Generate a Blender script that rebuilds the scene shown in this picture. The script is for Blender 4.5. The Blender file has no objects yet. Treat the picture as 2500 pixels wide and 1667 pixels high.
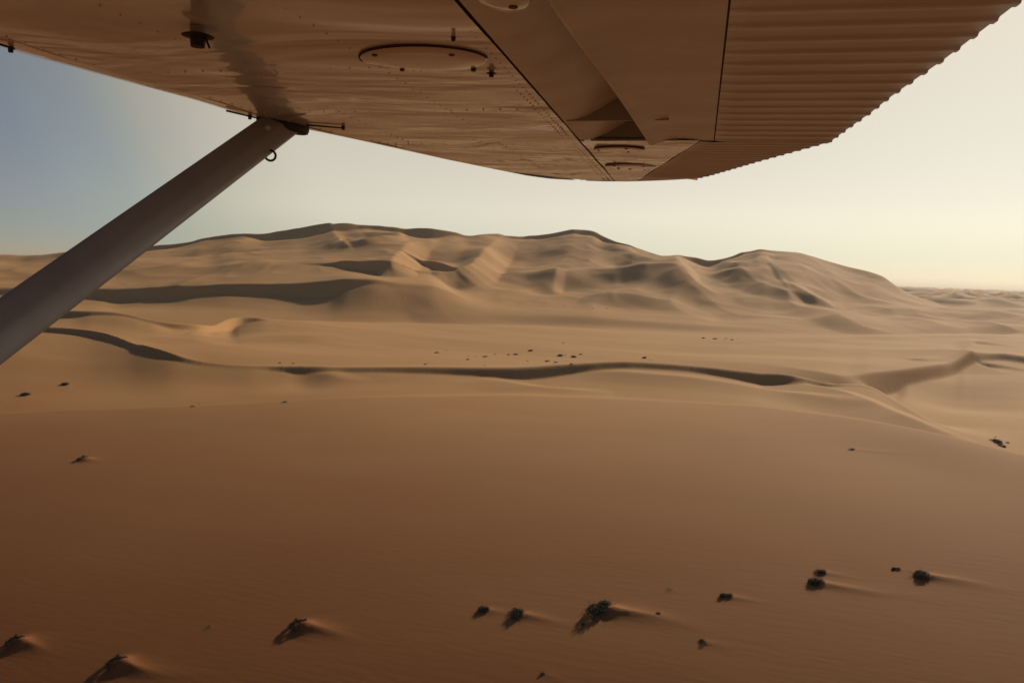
import bpy, math, random
import numpy as np
from mathutils import Vector, Matrix

random.seed(7)
rng = np.random.default_rng(11)
C = bpy.context.scene.collection
sc = bpy.context.scene

# ------------------------------------------------------------------ camera, sky, sun, exposure
CAM_H = 60.0                      # eye height above the sand plain, metres
FPX = 1944.0                      # focal length in pixels of a 2500 px wide frame
PITCH = math.radians(5.06)
ROLL = math.radians(2.02)
cp, sp = math.cos(PITCH), math.sin(PITCH)
cr, sr = math.cos(ROLL), math.sin(ROLL)
FWD = Vector((0, cp, -sp))
R0 = Vector((1, 0, 0)); U0 = Vector((0, sp, cp))
RIGHT = cr * R0 + sr * U0
RIGHT.normalize()
UP = -sr * R0 + cr * U0
EYE = Vector((0, 0, CAM_H))
cam_d = bpy.data.cameras.new('camera')
cam = bpy.data.objects.new('camera', cam_d)
C.objects.link(cam)
cam_d.sensor_width = 36.0
cam_d.lens = 36.0 * FPX / 2500.0
cam_d.clip_start = 0.05
cam_d.clip_end = 200000.0
m = Matrix((RIGHT, UP, -FWD)).transposed().to_4x4()
m.translation = EYE
cam.matrix_world = m
sc.camera = cam

SUN_AZ = math.radians(37.0)       # to the right of the view direction
SUN_EL = math.radians(27.0)
SUN_DIR = Vector((math.sin(SUN_AZ) * math.cos(SUN_EL), math.cos(SUN_AZ) * math.cos(SUN_EL), math.sin(SUN_EL)))
w = bpy.data.worlds.new("World"); sc.world = w
w.use_nodes = True
nt = w.node_tree; nt.nodes.clear()
out = nt.nodes.new('ShaderNodeOutputWorld')
bg = nt.nodes.new('ShaderNodeBackground'); bg.inputs['Strength'].default_value = 0.05
sky = nt.nodes.new('ShaderNodeTexSky'); sky.sky_type = 'NISHITA'; sky.sun_disc = False
sky.sun_elevation = SUN_EL; sky.sun_rotation = SUN_AZ
sky.altitude = 0; sky.air_density = 0.5; sky.dust_density = 0.1; sky.ozone_density = 1.0
# dust in the air: a pale aureole that fades with the angle from the sun and with height above the horizon
def wn(t, **k):
    n_ = nt.nodes.new(t)
    for a_, v_ in k.items(): setattr(n_, a_, v_)
    return n_
tc = wn('ShaderNodeTexCoord')
dt = wn('ShaderNodeVectorMath', operation='DOT_PRODUCT'); dt.inputs[1].default_value = SUN_DIR[:]
nt.links.new(tc.outputs['Generated'], dt.inputs[0])
mr = wn('ShaderNodeMapRange'); mr.inputs['From Min'].default_value = -1; mr.inputs['From Max'].default_value = 1
nt.links.new(dt.outputs['Value'], mr.inputs['Value'])
rmp = wn('ShaderNodeValToRGB'); rmp.color_ramp.interpolation = 'CARDINAL'; nt.links.new(mr.outputs[0], rmp.inputs[0])
DUST = [(0.0, (.02, .016, .014)), (.62, (.03, .02, .01)), (.665, (.08, .05, .02)), (.695, (.115, .095, .045)), (.725, (.175, .147, .052)), (.741, (.265, .205, .065)),
        (.758, (.35, .265, .105)), (.796, (.475, .375, .175)), (.826, (.51, .40, .195)), (.89, (.555, .42, .195)), (.957, (.60, .47, .21)), (1.0, (.64, .53, .27))]
els = rmp.color_ramp.elements
els[0].position = DUST[0][0]; els[0].color = (*DUST[0][1], 1); els[1].position = DUST[-1][0]; els[1].color = (*DUST[-1][1], 1)
for p_, c_ in DUST[1:-1]:
    e_ = els.new(p_); e_.color = (*c_, 1)
sx = wn('ShaderNodeSeparateXYZ'); nt.links.new(tc.outputs['Generated'], sx.inputs[0])
er = wn('ShaderNodeMapRange', interpolation_type='SMOOTHSTEP'); er.inputs['From Min'].default_value = 0.30; er.inputs['From Max'].default_value = 0.50
er.inputs['To Min'].default_value = 1.0; er.inputs['To Max'].default_value = 0.04
nt.links.new(sx.outputs['Z'], er.inputs['Value'])
lo = wn('ShaderNodeMapRange', interpolation_type='SMOOTHSTEP'); lo.inputs['From Min'].default_value = -0.01; lo.inputs['From Max'].default_value = 0.08
lo.inputs['To Min'].default_value = 0.30; lo.inputs['To Max'].default_value = 1.0
nt.links.new(sx.outputs['Z'], lo.inputs['Value'])
ml = wn('ShaderNodeMath', operation='MULTIPLY'); nt.links.new(er.outputs[0], ml.inputs[0]); nt.links.new(lo.outputs[0], ml.inputs[1])
bg2 = nt.nodes.new('ShaderNodeBackground'); nt.links.new(rmp.outputs[0], bg2.inputs['Color']); nt.links.new(ml.outputs[0], bg2.inputs['Strength'])
ad = nt.nodes.new('ShaderNodeAddShader')
# low in the sky the dust also takes out the blue
wf = wn('ShaderNodeMapRange', interpolation_type='SMOOTHSTEP'); wf.inputs['From Min'].default_value = 0.0; wf.inputs['From Max'].default_value = 0.20
nt.links.new(sx.outputs['Z'], wf.inputs['Value'])
wm = wn('ShaderNodeMix', data_type='RGBA'); wm.inputs['A'].default_value = (1.05, .93, .80, 1); wm.inputs['B'].default_value = (1, 1, 1, 1)
nt.links.new(wf.outputs[0], wm.inputs['Factor'])
wx_ = wn('ShaderNodeMix', data_type='RGBA', blend_type='MULTIPLY'); wx_.inputs['Factor'].default_value = 1
nt.links.new(sky.outputs[0], wx_.inputs['A']); nt.links.new(wm.outputs['Result'], wx_.inputs['B'])
nt.links.new(wx_.outputs['Result'], bg.inputs['Color']); nt.links.new(bg.outputs[0], ad.inputs[0]); nt.links.new(bg2.outputs[0], ad.inputs[1])
nt.links.new(ad.outputs[0], out.inputs['Surface'])

sun_d = bpy.data.lights.new('sun', 'SUN'); sun_d.energy = 4.0; sun_d.angle = math.radians(2.0)
sun_d.color = (1.0, 0.88, 0.70)
sun = bpy.data.objects.new('sun', sun_d); C.objects.link(sun)
sun.rotation_euler = (-SUN_DIR).to_track_quat('-Z', 'Y').to_euler()
sun.location = (0, 0, 300)
sc.view_settings.view_transform = 'Standard'; sc.view_settings.look = 'None'
sc.view_settings.gamma = 1.0; sc.view_settings.use_curve_mapping = False
sc.view_settings.exposure = 0.0

# ------------------------------------------------------------------ helpers
def put(o, label=None, cat=None, group=None, kind=None):
    if label: o['label'] = label
    if cat: o['category'] = cat
    if group: o['group'] = group
    if kind: o['kind'] = kind
    return o

def meshobj(name, verts, faces, mat=None, parent=None, smooth=False):
    me = bpy.data.meshes.new(name)
    me.from_pydata([tuple(v) for v in verts], [], faces)
    if mat: me.materials.append(mat)
    if smooth:
        me.polygons.foreach_set('use_smooth', [True] * len(me.polygons))
    me.update()
    o = bpy.data.objects.new(name, me); C.objects.link(o)
    if parent: o.parent = parent
    return o

def gridmesh(name, P, mat=None, closed_u=False, smooth=True):
    """P: array (nu, nv, 3)"""
    nu, nv, _ = P.shape
    idx = np.arange(nu * nv, dtype=np.int32).reshape(nu, nv)
    if closed_u:
        a = idx; b = np.roll(idx, -1, axis=0)
    else:
        a = idx[:-1]; b = idx[1:]
    q = np.stack([a[:, :-1], b[:, :-1], b[:, 1:], a[:, 1:]], axis=-1).reshape(-1, 4)
    me = bpy.data.meshes.new(name)
    me.vertices.add(nu * nv)
    me.vertices.foreach_set('co', P.astype(np.float32).ravel())
    nq = len(q)
    me.loops.add(nq * 4); me.polygons.add(nq)
    me.loops.foreach_set('vertex_index', q.ravel().astype(np.int32))
    me.polygons.foreach_set('loop_start', np.arange(0, nq * 4, 4, dtype=np.int32))
    me.polygons.foreach_set('loop_total', np.full(nq, 4, dtype=np.int32))
    if smooth:
        me.polygons.foreach_set('use_smooth', np.ones(nq, dtype=bool))
    me.update(calc_edges=True); me.validate()
    if mat: me.materials.append(mat)
    return me

def px_dir(x, y):
    return FWD + RIGHT * ((x - 1250.0) / FPX) - UP * ((y - 833.5) / FPX)

def px_at(x, y):
    """azimuth and tangent of elevation of the sight line through a point of the 2500 px frame"""
    d = px_dir(x, y)
    return math.atan2(d.x, d.y), d.z / math.hypot(d.x, d.y)

# value-gradient noise, vectorised
_perm = rng.permutation(512).astype(np.int32)
_perm = np.concatenate([_perm, _perm])
_gr = rng.normal(size=(512, 2)); _gr /= np.linalg.norm(_gr, axis=1)[:, None]
def noise2(x, y):
    xi = np.floor(x).astype(np.int64); yi = np.floor(y).astype(np.int64)
    xf = x - xi; yf = y - yi
    u = xf * xf * xf * (xf * (xf * 6 - 15) + 10); v = yf * yf * yf * (yf * (yf * 6 - 15) + 10)
    def g(ix, iy, dx, dy):
        h = _perm[(_perm[ix & 511] + iy) & 511]
        return _gr[h, 0] * dx + _gr[h, 1] * dy
    a = g(xi, yi, xf, yf); b = g(xi + 1, yi, xf - 1, yf)
    c = g(xi, yi + 1, xf, yf - 1); d = g(xi + 1, yi + 1, xf - 1, yf - 1)
    return (a + u * (b - a)) * (1 - v) + (c + u * (d - c)) * v
def sstep(a, b, x):
    t = np.clip((x - a) / (b - a), 0, 1)
    return t * t * (3 - 2 * t)

def pchip(xk, yk, x):
    """monotone cubic through the knots, flat outside"""
    xk = np.asarray(xk, float); yk = np.asarray(yk, float)
    o = np.argsort(xk); xk = xk[o]; yk = yk[o]
    h = np.diff(xk); dl = np.diff(yk) / h
    m_ = np.zeros(len(xk))
    for i in range(1, len(xk) - 1):
        if dl[i - 1] * dl[i] > 0:
            w1 = 2 * h[i] + h[i - 1]; w2 = h[i] + 2 * h[i - 1]
            m_[i] = (w1 + w2) / (w1 / dl[i - 1] + w2 / dl[i])
    xx = np.clip(x, xk[0], xk[-1])
    i = np.clip(np.searchsorted(xk, xx) - 1, 0, len(h) - 1)
    t = (xx - xk[i]) / h[i]
    return ((2*t**3 - 3*t**2 + 1) * yk[i] + (t**3 - 2*t**2 + t) * h[i] * m_[i]
            + (-2*t**3 + 3*t**2) * yk[i+1] + (t**3 - t**2) * h[i] * m_[i+1])

# ------------------------------------------------------------------ terrain heightfield on a polar grid round the plane
AZ_HALF = math.radians(37.0)
az_core = np.linspace(-AZ_HALF, AZ_HALF, 860)
az_out = np.linspace(AZ_HALF, 2 * math.pi - AZ_HALF, 92)[1:-1]
AZ = np.concatenate([az_core, az_out])
r_list = [0.5, 4, 8, 14, 20, 28, 36, 44, 52]
r = 58.0
while r < 2250: r_list.append(r); r += max(0.32, r * 0.0042) if r < 920 else (2.7 if r < 1800 else 14)
while r < 11000: r_list.append(r); r *= 1.0065
while r < 90000: r_list.append(r); r *= 1.06
RR = np.array(r_list)
az_s = np.where(AZ > math.pi, AZ - 2 * math.pi, AZ)

def line_yz(pts):
    k = []
    for x, y, z in pts:
        a, t = px_at(x, y); k.append((a, (z - CAM_H) / t, z))
    return k
def line_yd(pts):
    k = []
    for x, y, d in pts:
        a, t = px_at(x, y); k.append((a, d, CAM_H + t * d))
    return k
def line_dz(pts, y=760):
    return [(px_at(x, y)[0], d, z) for x, z, d in pts]
def blur(v, sg):
    if sg <= 0: return v
    nk = int(sg * 3) + 1
    k = np.exp(-.5 * (np.arange(-nk, nk + 1) / sg) ** 2); k /= k.sum()
    core = v[:len(az_core)]
    core = np.convolve(np.pad(core, nk, mode='reflect', reflect_type='odd'), k, mode='valid')
    o = v.copy(); o[:len(az_core)] = core
    return o
def expand(k, sg=9):
    k = sorted(k)
    ex = []
    for p, q, ae in ((k[0], k[1], -AZ_HALF * 1.05), (k[-1], k[-2], AZ_HALF * 1.05)):
        u = (ae - p[0]) / (q[0] - p[0]); u = max(u, -.6)
        ex.append((ae, p[1] + u * (q[1] - p[1]), p[2] + u * (q[2] - p[2])))
    k = [ex[0]] + k + [ex[1]]
    a = [p[0] for p in k]
    if sg > 12:
        d_, z_ = np.interp(az_s, a, [p[1] for p in k]), np.interp(az_s, a, [p[2] for p in k])
    else:
        d_, z_ = pchip(a, [p[1] for p in k], az_s), pchip(a, [p[2] for p in k], az_s)
    t_ = blur((z_ - CAM_H) / d_, sg * .35); d_ = blur(d_, sg)
    return d_, CAM_H + t_ * d_
SLIP = 0.70
def foot(crest, th, SLIP=SLIP):
    """foot of the slip face that falls towards the viewer from a crest line; th = (x, pixel height)"""
    dc, zc = crest
    a = [px_at(x, 850)[0] for x, _ in th]
    tpx = pchip(a, [t for _, t in th], az_s)
    dep = (CAM_H - zc) / dc + tpx / FPX
    D = (dep * dc - (CAM_H - zc)) / (SLIP + dep)
    return dc - D, zc - SLIP * D, tpx

N0 = expand(line_dz([(0, -26, 45), (1250, -17, 45), (2500, -12, 45)]), 80)
A = expand(line_yz([(0, 1667, -20), (600, 1667, -12), (1250, 1667, -6), (1900, 1667, -1.5), (2500, 1667, 0)]), 80)
B = expand(line_yz([(0, 1350, -14), (600, 1350, -5), (1250, 1350, .5), (1900, 1350, 5.5), (2500, 1350, 7)]), 80)
Cc = expand(line_yz([(0, 1150, -10.5), (600, 1150, -2), (1250, 1150, 3.5), (1900, 1150, 9), (2500, 1150, 12.5)]), 80)
D = expand(line_yz([(0, 1005, -8), (300, 1000, -4), (600, 988, -.5), (900, 972, 2.5), (1250, 970, 5), (1550, 978, 7), (1850, 995, 10), (2130, 1030, 13.5), (2300, 1060, 14.5), (2500, 1112, 14)]), 25)
E = expand(line_dz([(0, -14, 398), (300, -10.6, 400), (600, -7.4, 398), (850, -4, 396), (1250, -.8, 398), (1600, 0, 394), (1850, 0, 388), (2130, -3, 360), (2300, -4, 310), (2500, -5, 288)], 760), 25)
F = expand(line_yz([(0, 788, 8), (90, 790, 8), (170, 794, 8), (250, 803, 8), (330, 828, 7), (400, 850, 6), (480, 869, 3.4), (600, 882, 1.5),
                    (740, 890, 1.2), (1000, 894, 2.6), (1250, 897, 4), (1400, 889, 6.5), (1550, 883, 9), (1700, 892, 8.6), (1850, 908, 6.7),
                    (2000, 926, 4.5), (2115, 938, 3), (2200, 985, 1), (2300, 1040, -2), (2400, 1072, -4), (2500, 1095, -6)]))
Ff = foot(F, [(0, 18), (250, 19), (400, 15), (480, 9), (610, 4), (680, 12), (740, 22), (820, 12), (900, 11), (1000, 15), (1200, 25), (1300, 33), (1420, 25), (1550, 18), (1650, 17), (1780, 24), (1880, 30), (1980, 22), (2060, 11), (2115, 4), (2200, 3), (2500, 1)])
G = expand(line_dz([(0, 3, 640), (250, 3, 620), (400, 1, 535), (480, 0, 510), (740, 0, 490), (1000, 0, 498), (1250, 0, 510), (1550, 1, 545),
                    (1850, 0, 525), (2000, -1, 490), (2115, -3, 478), (2200, -6, 462), (2300, -7, 435), (2500, -6, 440)]), 25)
R_ = expand(line_dz([(0, 3, 690), (250, 2, 665), (740, 0, 560), (1250, 0.3, 575), (1850, 3, 565), (2000, 4.3, 535), (2080, 4.8, 515)]) +
            line_yz([(2130, 905, 5), (2200, 900, 5), (2260, 893, 5), (2340, 880, 5.5), (2362, 868, 6), (2450, 868, 6), (2500, 874, 6)]), 7)
Rf = foot(R_, [(0, 0), (1900, 0), (2080, 2), (2115, 25), (2150, 55), (2197, 50), (2228, 34), (2320, 31), (2370, 28), (2404, 22), (2500, 16)], .47)
Q = expand(line_yd([(0, 760, 830), (172, 757, 790), (277, 760, 765), (325, 768, 745), (363, 778, 720), (421, 785, 708), (486, 788, 705), (522, 792, 712),
                    (548, 779, 770), (582, 773, 795), (630, 775, 785), (672, 782, 770), (760, 786, 770)]) +
           line_yz([(1000, 790, 2), (1250, 800, 1), (1500, 818, 0.5),
                    (1650, 833, 0.8), (1787, 828, 1.2), (2174, 819, 2), (2500, 817, 3)]))
Qf = foot(Q, [(0, 20), (172, 18), (230, 11), (306, 7), (363, 6), (421, 12), (470, 11), (522, 14), (563, 28), (585, 20), (610, 12), (668, 2), (760, 0), (2500, 0)])
H = expand(line_dz([(0, -14, 900), (172, -13, 890), (522, -8, 860), (740, -5, 900), (1250, -2, 950), (1700, -1, 900), (2130, -1, 1010), (2500, -1, 1060)], 760), 25)
P = expand(line_yd([(0, 704, 1240), (230, 702, 1185), (400, 699, 1140), (500, 695, 1112), (600, 691.5, 1088), (750, 685, 1055), (800, 680, 1045),
                    (850, 675, 1035), (900, 677, 1030), (960, 686, 1030), (1000, 691, 1035), (1050, 694, 1042), (1085, 705, 1046), (1120, 720, 1052), (1160, 735, 1060), (1205, 744, 1070),
                    (1250, 746, 1085), (1400, 749, 1090), (1550, 757, 1095), (1650, 762, 1090), (1717, 771, 1075), (1761, 781, 1065), (1899, 788, 1035),
                    (1956, 787, 1060), (2052, 776, 1130), (2197, 790, 1140), (2500, 790, 1300)]))
Pf = foot(P, [(0, 16), (230, 19), (300, 25), (400, 23), (500, 20), (650, 24), (740, 32), (800, 36), (850, 24), (900, 12), (950, 2), (1000, 0), (1250, 0), (2500, 0)])
I = expand(line_yd([(0, 695, 1280), (230, 693, 1240), (500, 684, 1180), (850, 665, 1130), (960, 674, 1130), (1060, 684, 1130), (1110, 715, 1140),
                    (1250, 712, 1190), (1400, 716, 1200), (1550, 722, 1200), (1700, 737, 1180), (1899, 758, 1165), (2052, 761, 1215), (2200, 768, 1280),
                    (2500, 777, 1420)]), 14)
J = expand(line_yd([(0, 655, 1440), (400, 638, 1390), (505, 637, 1375), (580, 626, 1375), (700, 628, 1360), (926, 625, 1340), (1060, 650, 1320),
                    (1125, 682, 1290), (1206, 682, 1300), (1278, 668, 1350), (1355, 657, 1390), (1527, 655, 1410), (1581, 650, 1410), (1642, 653, 1390),
                    (1680, 675, 1350), (1715, 697, 1310), (1826, 722, 1270), (1921, 730, 1270), (2013, 749, 1280), (2060, 755, 1300), (2200, 745, 1380),
                    (2500, 765, 1560)]), 6)
sky_pts = [(0, 621, 1350), (90, 619, 1380), (170, 613, 1400), (300, 605, 1440), (400, 596, 1480), (515, 581, 1500), (591, 571, 1520), (626, 570, 1520),
           (697, 559, 1560), (729, 556, 1570), (830, 552.5, 1600), (888, 552, 1600), (926, 553, 1600), (965, 555, 1600), (993, 559, 1600),
           (1051, 555, 1610), (1076, 559, 1610), (1110, 570, 1600), (1143, 583, 1580), (1200, 577, 1570), (1223, 578, 1570), (1300, 573, 1580), (1355, 567, 1590),
           (1403, 561.6, 1600), (1436, 563.5, 1600), (1480, 581, 1580), (1547, 603, 1540), (1585, 619, 1510), (1633, 627, 1490), (1661, 624, 1490),
           (1700, 627, 1500), (1736, 634, 1500), (1822, 616, 1560), (1857, 609, 1590), (1889, 614, 1590), (1927, 617, 1590), (2014, 639, 1590),
           (2050, 650, 1590), (2100, 663, 1590), (2142, 674.5, 1580), (2155, 680, 1580), (2213, 713, 1560), (2270, 735, 1550), (2327, 752, 1550),
           (2375, 758, 1580), (2433, 760, 1620), (2500, 755, 1700)]
def sky_d(x): return float(np.interp(x, [0, 400, 830, 1143, 1250, 1436, 1600, 1740, 1857, 2100, 2327, 2500], [1860, 1780, 1680, 1660, 1720, 1750, 1640, 1640, 1700, 1690, 1640, 1720]))
sky_pts = [(x, y, sky_d(x)) for x, y, _ in sky_pts]
S = expand(line_yd(sky_pts), 4)
K = foot(S, [(0, 18), (170, 14), (400, 12), (515, 7), (591, 9), (697, 20), (760, 27), (830, 24), (888, 11), (965, 14), (993, 22), (1051, 26), (1100, 12), (1143, 4),
             (1223, 6), (1300, 11), (1403, 15), (1450, 19), (1504, 10), (1585, 8), (1633, 2), (1680, 16), (1715, 20), (1736, 16), (1760, 8), (1790, 7), (1822, 9), (1857, 3), (1927, 2), (2500, 2)])
T = (S[0] + 110, S[1] - 30)
U = (np.full_like(S[0], 2350.0), np.zeros_like(S[0]))
V = (np.full_like(S[0], 3200.0), np.zeros_like(S[0]))
W_ = (np.full_like(S[0], 100000.0), np.full_like(S[0], -2.0))

# the dune flank under the wing: one smooth surface through the measured heights
fx, fy, fz = [], [], []
for L in (A, B, Cc, D):
    for xx in (0, 400, 800, 1250, 1700, 2100, 2500):
        j_ = int(round((px_at(xx, 1200)[0] + AZ_HALF) / (az_core[1] - az_core[0])))
        fx.append(L[0][j_] * math.sin(AZ[j_])); fy.append(L[0][j_] * math.cos(AZ[j_])); fz.append(L[1][j_])
fx, fy, fz = np.array(fx) / 200, np.array(fy) / 200, np.array(fz)
def basis(x, y): return np.stack([np.ones_like(x), x, y, x * x, x * y, y * y, x * x * y, x * y * y, y ** 3], -1)
cf, *_r = np.linalg.lstsq(basis(fx, fy), fz, rcond=None)
print('foreground fit error', np.abs(basis(fx, fy) @ cf - fz).max())
D = (blur(D[0], 20), D[1])
def flank(fr):
    d_ = D[0] * fr
    z_ = basis(d_ * np.sin(AZ) / 200, d_ * np.cos(AZ) / 200) @ cf
    return d_, z_
N0, A, B, B2, Cc = flank(.16), flank(.40), flank(.55), flank(.7), flank(.84)
nodes = [('n', N0), ('n', A), ('n', B), ('n', B2), ('n', Cc), ('n', D), ('n', E), ('f', Ff), ('c', F), ('n', G), ('f', Rf), ('c', R_), ('f', Qf), ('c', Q),
         ('n', H), ('f', Pf), ('c', P), ('n', I), ('n', J), ('f', K), ('c', S), ('n', T), ('n', U), ('n', V), ('n', W_)]
nd = []
for i, (k, L) in enumerate(nodes):
    d_, z_ = np.array(L[0]), np.array(L[1])
    wgt = None
    if k == 'f':
        wgt = np.clip(L[2] / 6.0, 0, 1)
        pd, pz = nodes[i - 1][1][0], nodes[i - 1][1][1]
        cd, cz = nodes[i + 1][1][0], nodes[i + 1][1][1]
        ud = cd - 0.18 * (cd - pd); uz = cz - 0.18 * (cz - pz); wgt = blur(wgt, 8)
        d_ = ud * (1 - wgt) + d_ * wgt; z_ = uz * (1 - wgt) + z_ * wgt
    nd.append([k, d_, z_, wgt])
for i in range(1, len(nd)):
    nd[i][1] = np.maximum(nd[i][1], nd[i - 1][1] + 3.0)
n = len(nd)
sec = [(nd[i + 1][2] - nd[i][2]) / (nd[i + 1][1] - nd[i][1]) for i in range(n - 1)]
mi = [np.zeros_like(AZ) for _ in range(n)]; mo = [np.zeros_like(AZ) for _ in range(n)]
for i in range(n):
    if i == 0: mi[i] = mo[i] = sec[0]; continue
    if i == n - 1: mi[i] = mo[i] = sec[-1]; continue
    h0 = nd[i][1] - nd[i - 1][1]; h1 = nd[i + 1][1] - nd[i][1]
    w1 = 2 * h1 + h0; w2 = h1 + 2 * h0
    ok = sec[i - 1] * sec[i] > 0
    with np.errstate(all='ignore'):
        hm = np.where(ok, (w1 + w2) / (w1 / np.where(ok, sec[i - 1], 1) + w2 / np.where(ok, sec[i], 1)), 0)
    mi[i] = hm; mo[i] = hm.copy()
for i in range(n):
    if nd[i][0] == 'c':
        wg = nd[i - 1][3]
        mi[i] = mi[i] * (1 - wg) + sec[i - 1] * wg
        mo[i - 1] = mo[i - 1] * (1 - wg) + sec[i - 1] * wg
        g = np.minimum(sec[i], 0.03) * 0.6
        mo[i] = mo[i] * (1 - wg) + g * wg
        mi[i - 1] = mi[i - 1] * (1 - wg) + np.clip(sec[i - 2], -.1, .12) * wg

AZg, Rg = np.meshgrid(AZ, RR, indexing='ij')
Z = np.tile(nd[0][2][:, None], (1, len(RR)))
for i in range(n - 1):
    d0 = nd[i][1][:, None]; d1 = nd[i + 1][1][:, None]
    msk = (Rg >= d0) & (Rg < d1)
    h_ = d1 - d0
    t = np.clip((Rg - d0) / h_, 0, 1)
    zz = ((2*t**3 - 3*t**2 + 1) * nd[i][2][:, None] + (t**3 - 2*t**2 + t) * h_ * mo[i][:, None]
          + (-2*t**3 + 3*t**2) * nd[i + 1][2][:, None] + (t**3 - t**2) * h_ * mi[i + 1][:, None])
    Z = np.where(msk, zz, Z)
X = Rg * np.sin(AZg); Y = Rg * np.cos(AZg)
# the ground right round the plane, behind the lens, settles to a rolling plain
back = sstep(math.radians(40), math.radians(75), np.abs(np.where(AZg > math.pi, AZg - 2 * math.pi, AZg)))
roll = 9 * noise2(X / 300 + 5.3, Y / 300 + 1.7) + 3 * noise2(X / 90, Y / 90)
Z = Z * (1 - back) + roll * back

NC = len(az_core)
daz = az_core[1] - az_core[0]
def hit(x, y, h=0.0, rmin=40.0, rmax=4000.0):
    """first ground point on the sight line through (x, y), the ground raised by h"""
    a, t = px_at(x, y)
    j = int(round((a + AZ_HALF) / daz)); j = max(0, min(NC - 1, j))
    zr = CAM_H + t * RR
    above = (Z[j] + h - zr) > 0
    above &= (RR >= rmin) & (RR <= rmax)
    k = np.argmax(above)
    if not above[k]: k = len(RR) // 2
    f0 = (Z[j][k - 1] + h - zr[k - 1]); f1 = (Z[j][k] + h - zr[k])
    u = 0 if f1 == f0 else np.clip(-f0 / (f1 - f0), 0, 1)
    rr = RR[k - 1] + (RR[k] - RR[k - 1]) * u
    return rr * math.sin(a), rr * math.cos(a), rr
def ground(x, y):
    a = math.atan2(x, y); rr = math.hypot(x, y)
    fa = (a + AZ_HALF) / daz; j = int(max(0, min(NC - 2, math.floor(fa)))); fa = min(max(fa - j, 0), 1)
    k = int(np.searchsorted(RR, rr)) - 1; k = max(0, min(len(RR) - 2, k)); fr = (rr - RR[k]) / (RR[k + 1] - RR[k])
    return ((Z[j, k] * (1 - fr) + Z[j, k + 1] * fr) * (1 - fa) + (Z[j + 1, k] * (1 - fr) + Z[j + 1, k + 1] * fr) * fa)

def ridge(pts, wl, wr, soft=0.0, pw=1.7, rmin=40, rmax=4000):
    """adds a dune crest. pts = (x, y, h): frame position and crest height. wl / wr: reach in metres to the left / right of
    the line walked in order; the side with the smaller reach is the straight slip face, the other the curved back."""
    q = []
    for x, y, h in pts:
        px, py, rr = hit(x, y, h, rmin, rmax)
        q.append((px, py, h))
    q = np.array(q)
    mx = max(wl, wr) * 1.05
    x0, x1 = q[:, 0].min() - mx, q[:, 0].max() + mx; y0, y1 = q[:, 1].min() - mx, q[:, 1].max() + mx
    sel = (X > x0) & (X < x1) & (Y > y0) & (Y < y1)
    if not sel.any(): return
    xs, ys = X[sel], Y[sel]
    best = np.full(xs.shape, 1e9); hh = np.zeros(xs.shape); side = np.zeros(xs.shape)
    # subdivide smoothly
    tt = np.arange(len(q)); tf = np.linspace(0, len(q) - 1, (len(q) - 1) * 3 + 1)
    qx, qy, qh = (pchip(tt, q[:, i], tf) for i in range(3))
    for i in range(len(tf) - 1):
        ax, ay, bx, by = qx[i], qy[i], qx[i + 1], qy[i + 1]
        dx, dy = bx - ax, by - ay; L2 = dx * dx + dy * dy + 1e-9
        u = np.clip(((xs - ax) * dx + (ys - ay) * dy) / L2, 0, 1)
        ex, ey = xs - (ax + u * dx), ys - (ay + u * dy)
        dd = np.hypot(ex, ey)
        c = dd < best
        best = np.where(c, dd, best)
        hh = np.where(c, qh[i] + u * (qh[i + 1] - qh[i]), hh)
        side = np.where(c, np.sign(dx * ey - dy * ex), side)     # + = left
    wid = np.where(side > 0, wl, wr)
    t = np.clip(best / wid, 0, 1)
    lee = 1 - t
    lee = np.where(t > .8, (1 - t) ** 2 / .4 + 0, lee - .1 * 0) if False else lee
    backp = (1 - t) ** pw * (1 + (pw - 1) * t * .6)
    steep = (wid == min(wl, wr)) & (wl != wr)
    prof = np.where(steep, lee * (1 - soft) + soft * (1 - t * t) ** 2, backp)
    Z[sel] += hh * prof

def dent(x, y, rx, ry, dep, rot=0.0):
    """a soft hollow (dep > 0) or swell (dep < 0) centred where the frame shows it; rx across, ry away"""
    px, py, rr = hit(x, y)
    c_, s_ = math.cos(rot), math.sin(rot)
    sel = (np.abs(X - px) < 3 * max(rx, ry)) & (np.abs(Y - py) < 3 * max(rx, ry))
    dx, dy = X[sel] - px, Y[sel] - py
    u, v = (dx * c_ + dy * s_) / rx, (-dx * s_ + dy * c_) / ry
    Z[sel] -= dep * np.exp(-(u * u + v * v))
# big hollows and swells on the far dune range
for a in [(560, 606, 55, 60, 13), (455, 622, 60, 45, 7), (690, 600, 90, 50, 5), (900, 640, 50, 60, 7), (1035, 635, 60, 60, 8), (1265, 625, 75, 70, 14),
          (1090, 655, 40, 40, 5), (1522, 642, 34, 45, 13), (1480, 618, 50, 30, 5), (1305, 700, 42, 40, 7), (1400, 695, 45, 38, 8), (1490, 684, 40, 34, 5),
          (1575, 694, 36, 34, 5), (1850, 765, 90, 50, 5), (700, 730, 170, 60, 5), (250, 735, 120, 50, 6),
          (620, 655, 120, 60, -5), (1640, 700, 70, 50, -4), (1960, 660, 100, 120, -8), (2240, 745, 60, 60, 7), (2080, 725, 90, 60, 4),
          (450, 905, 42, 36, 2.2), (560, 820, 60, 40, 2), (2380, 985, 30, 34, 3.5), (2300, 775, 110, 50, 3)]:
    dent(*a)
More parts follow.
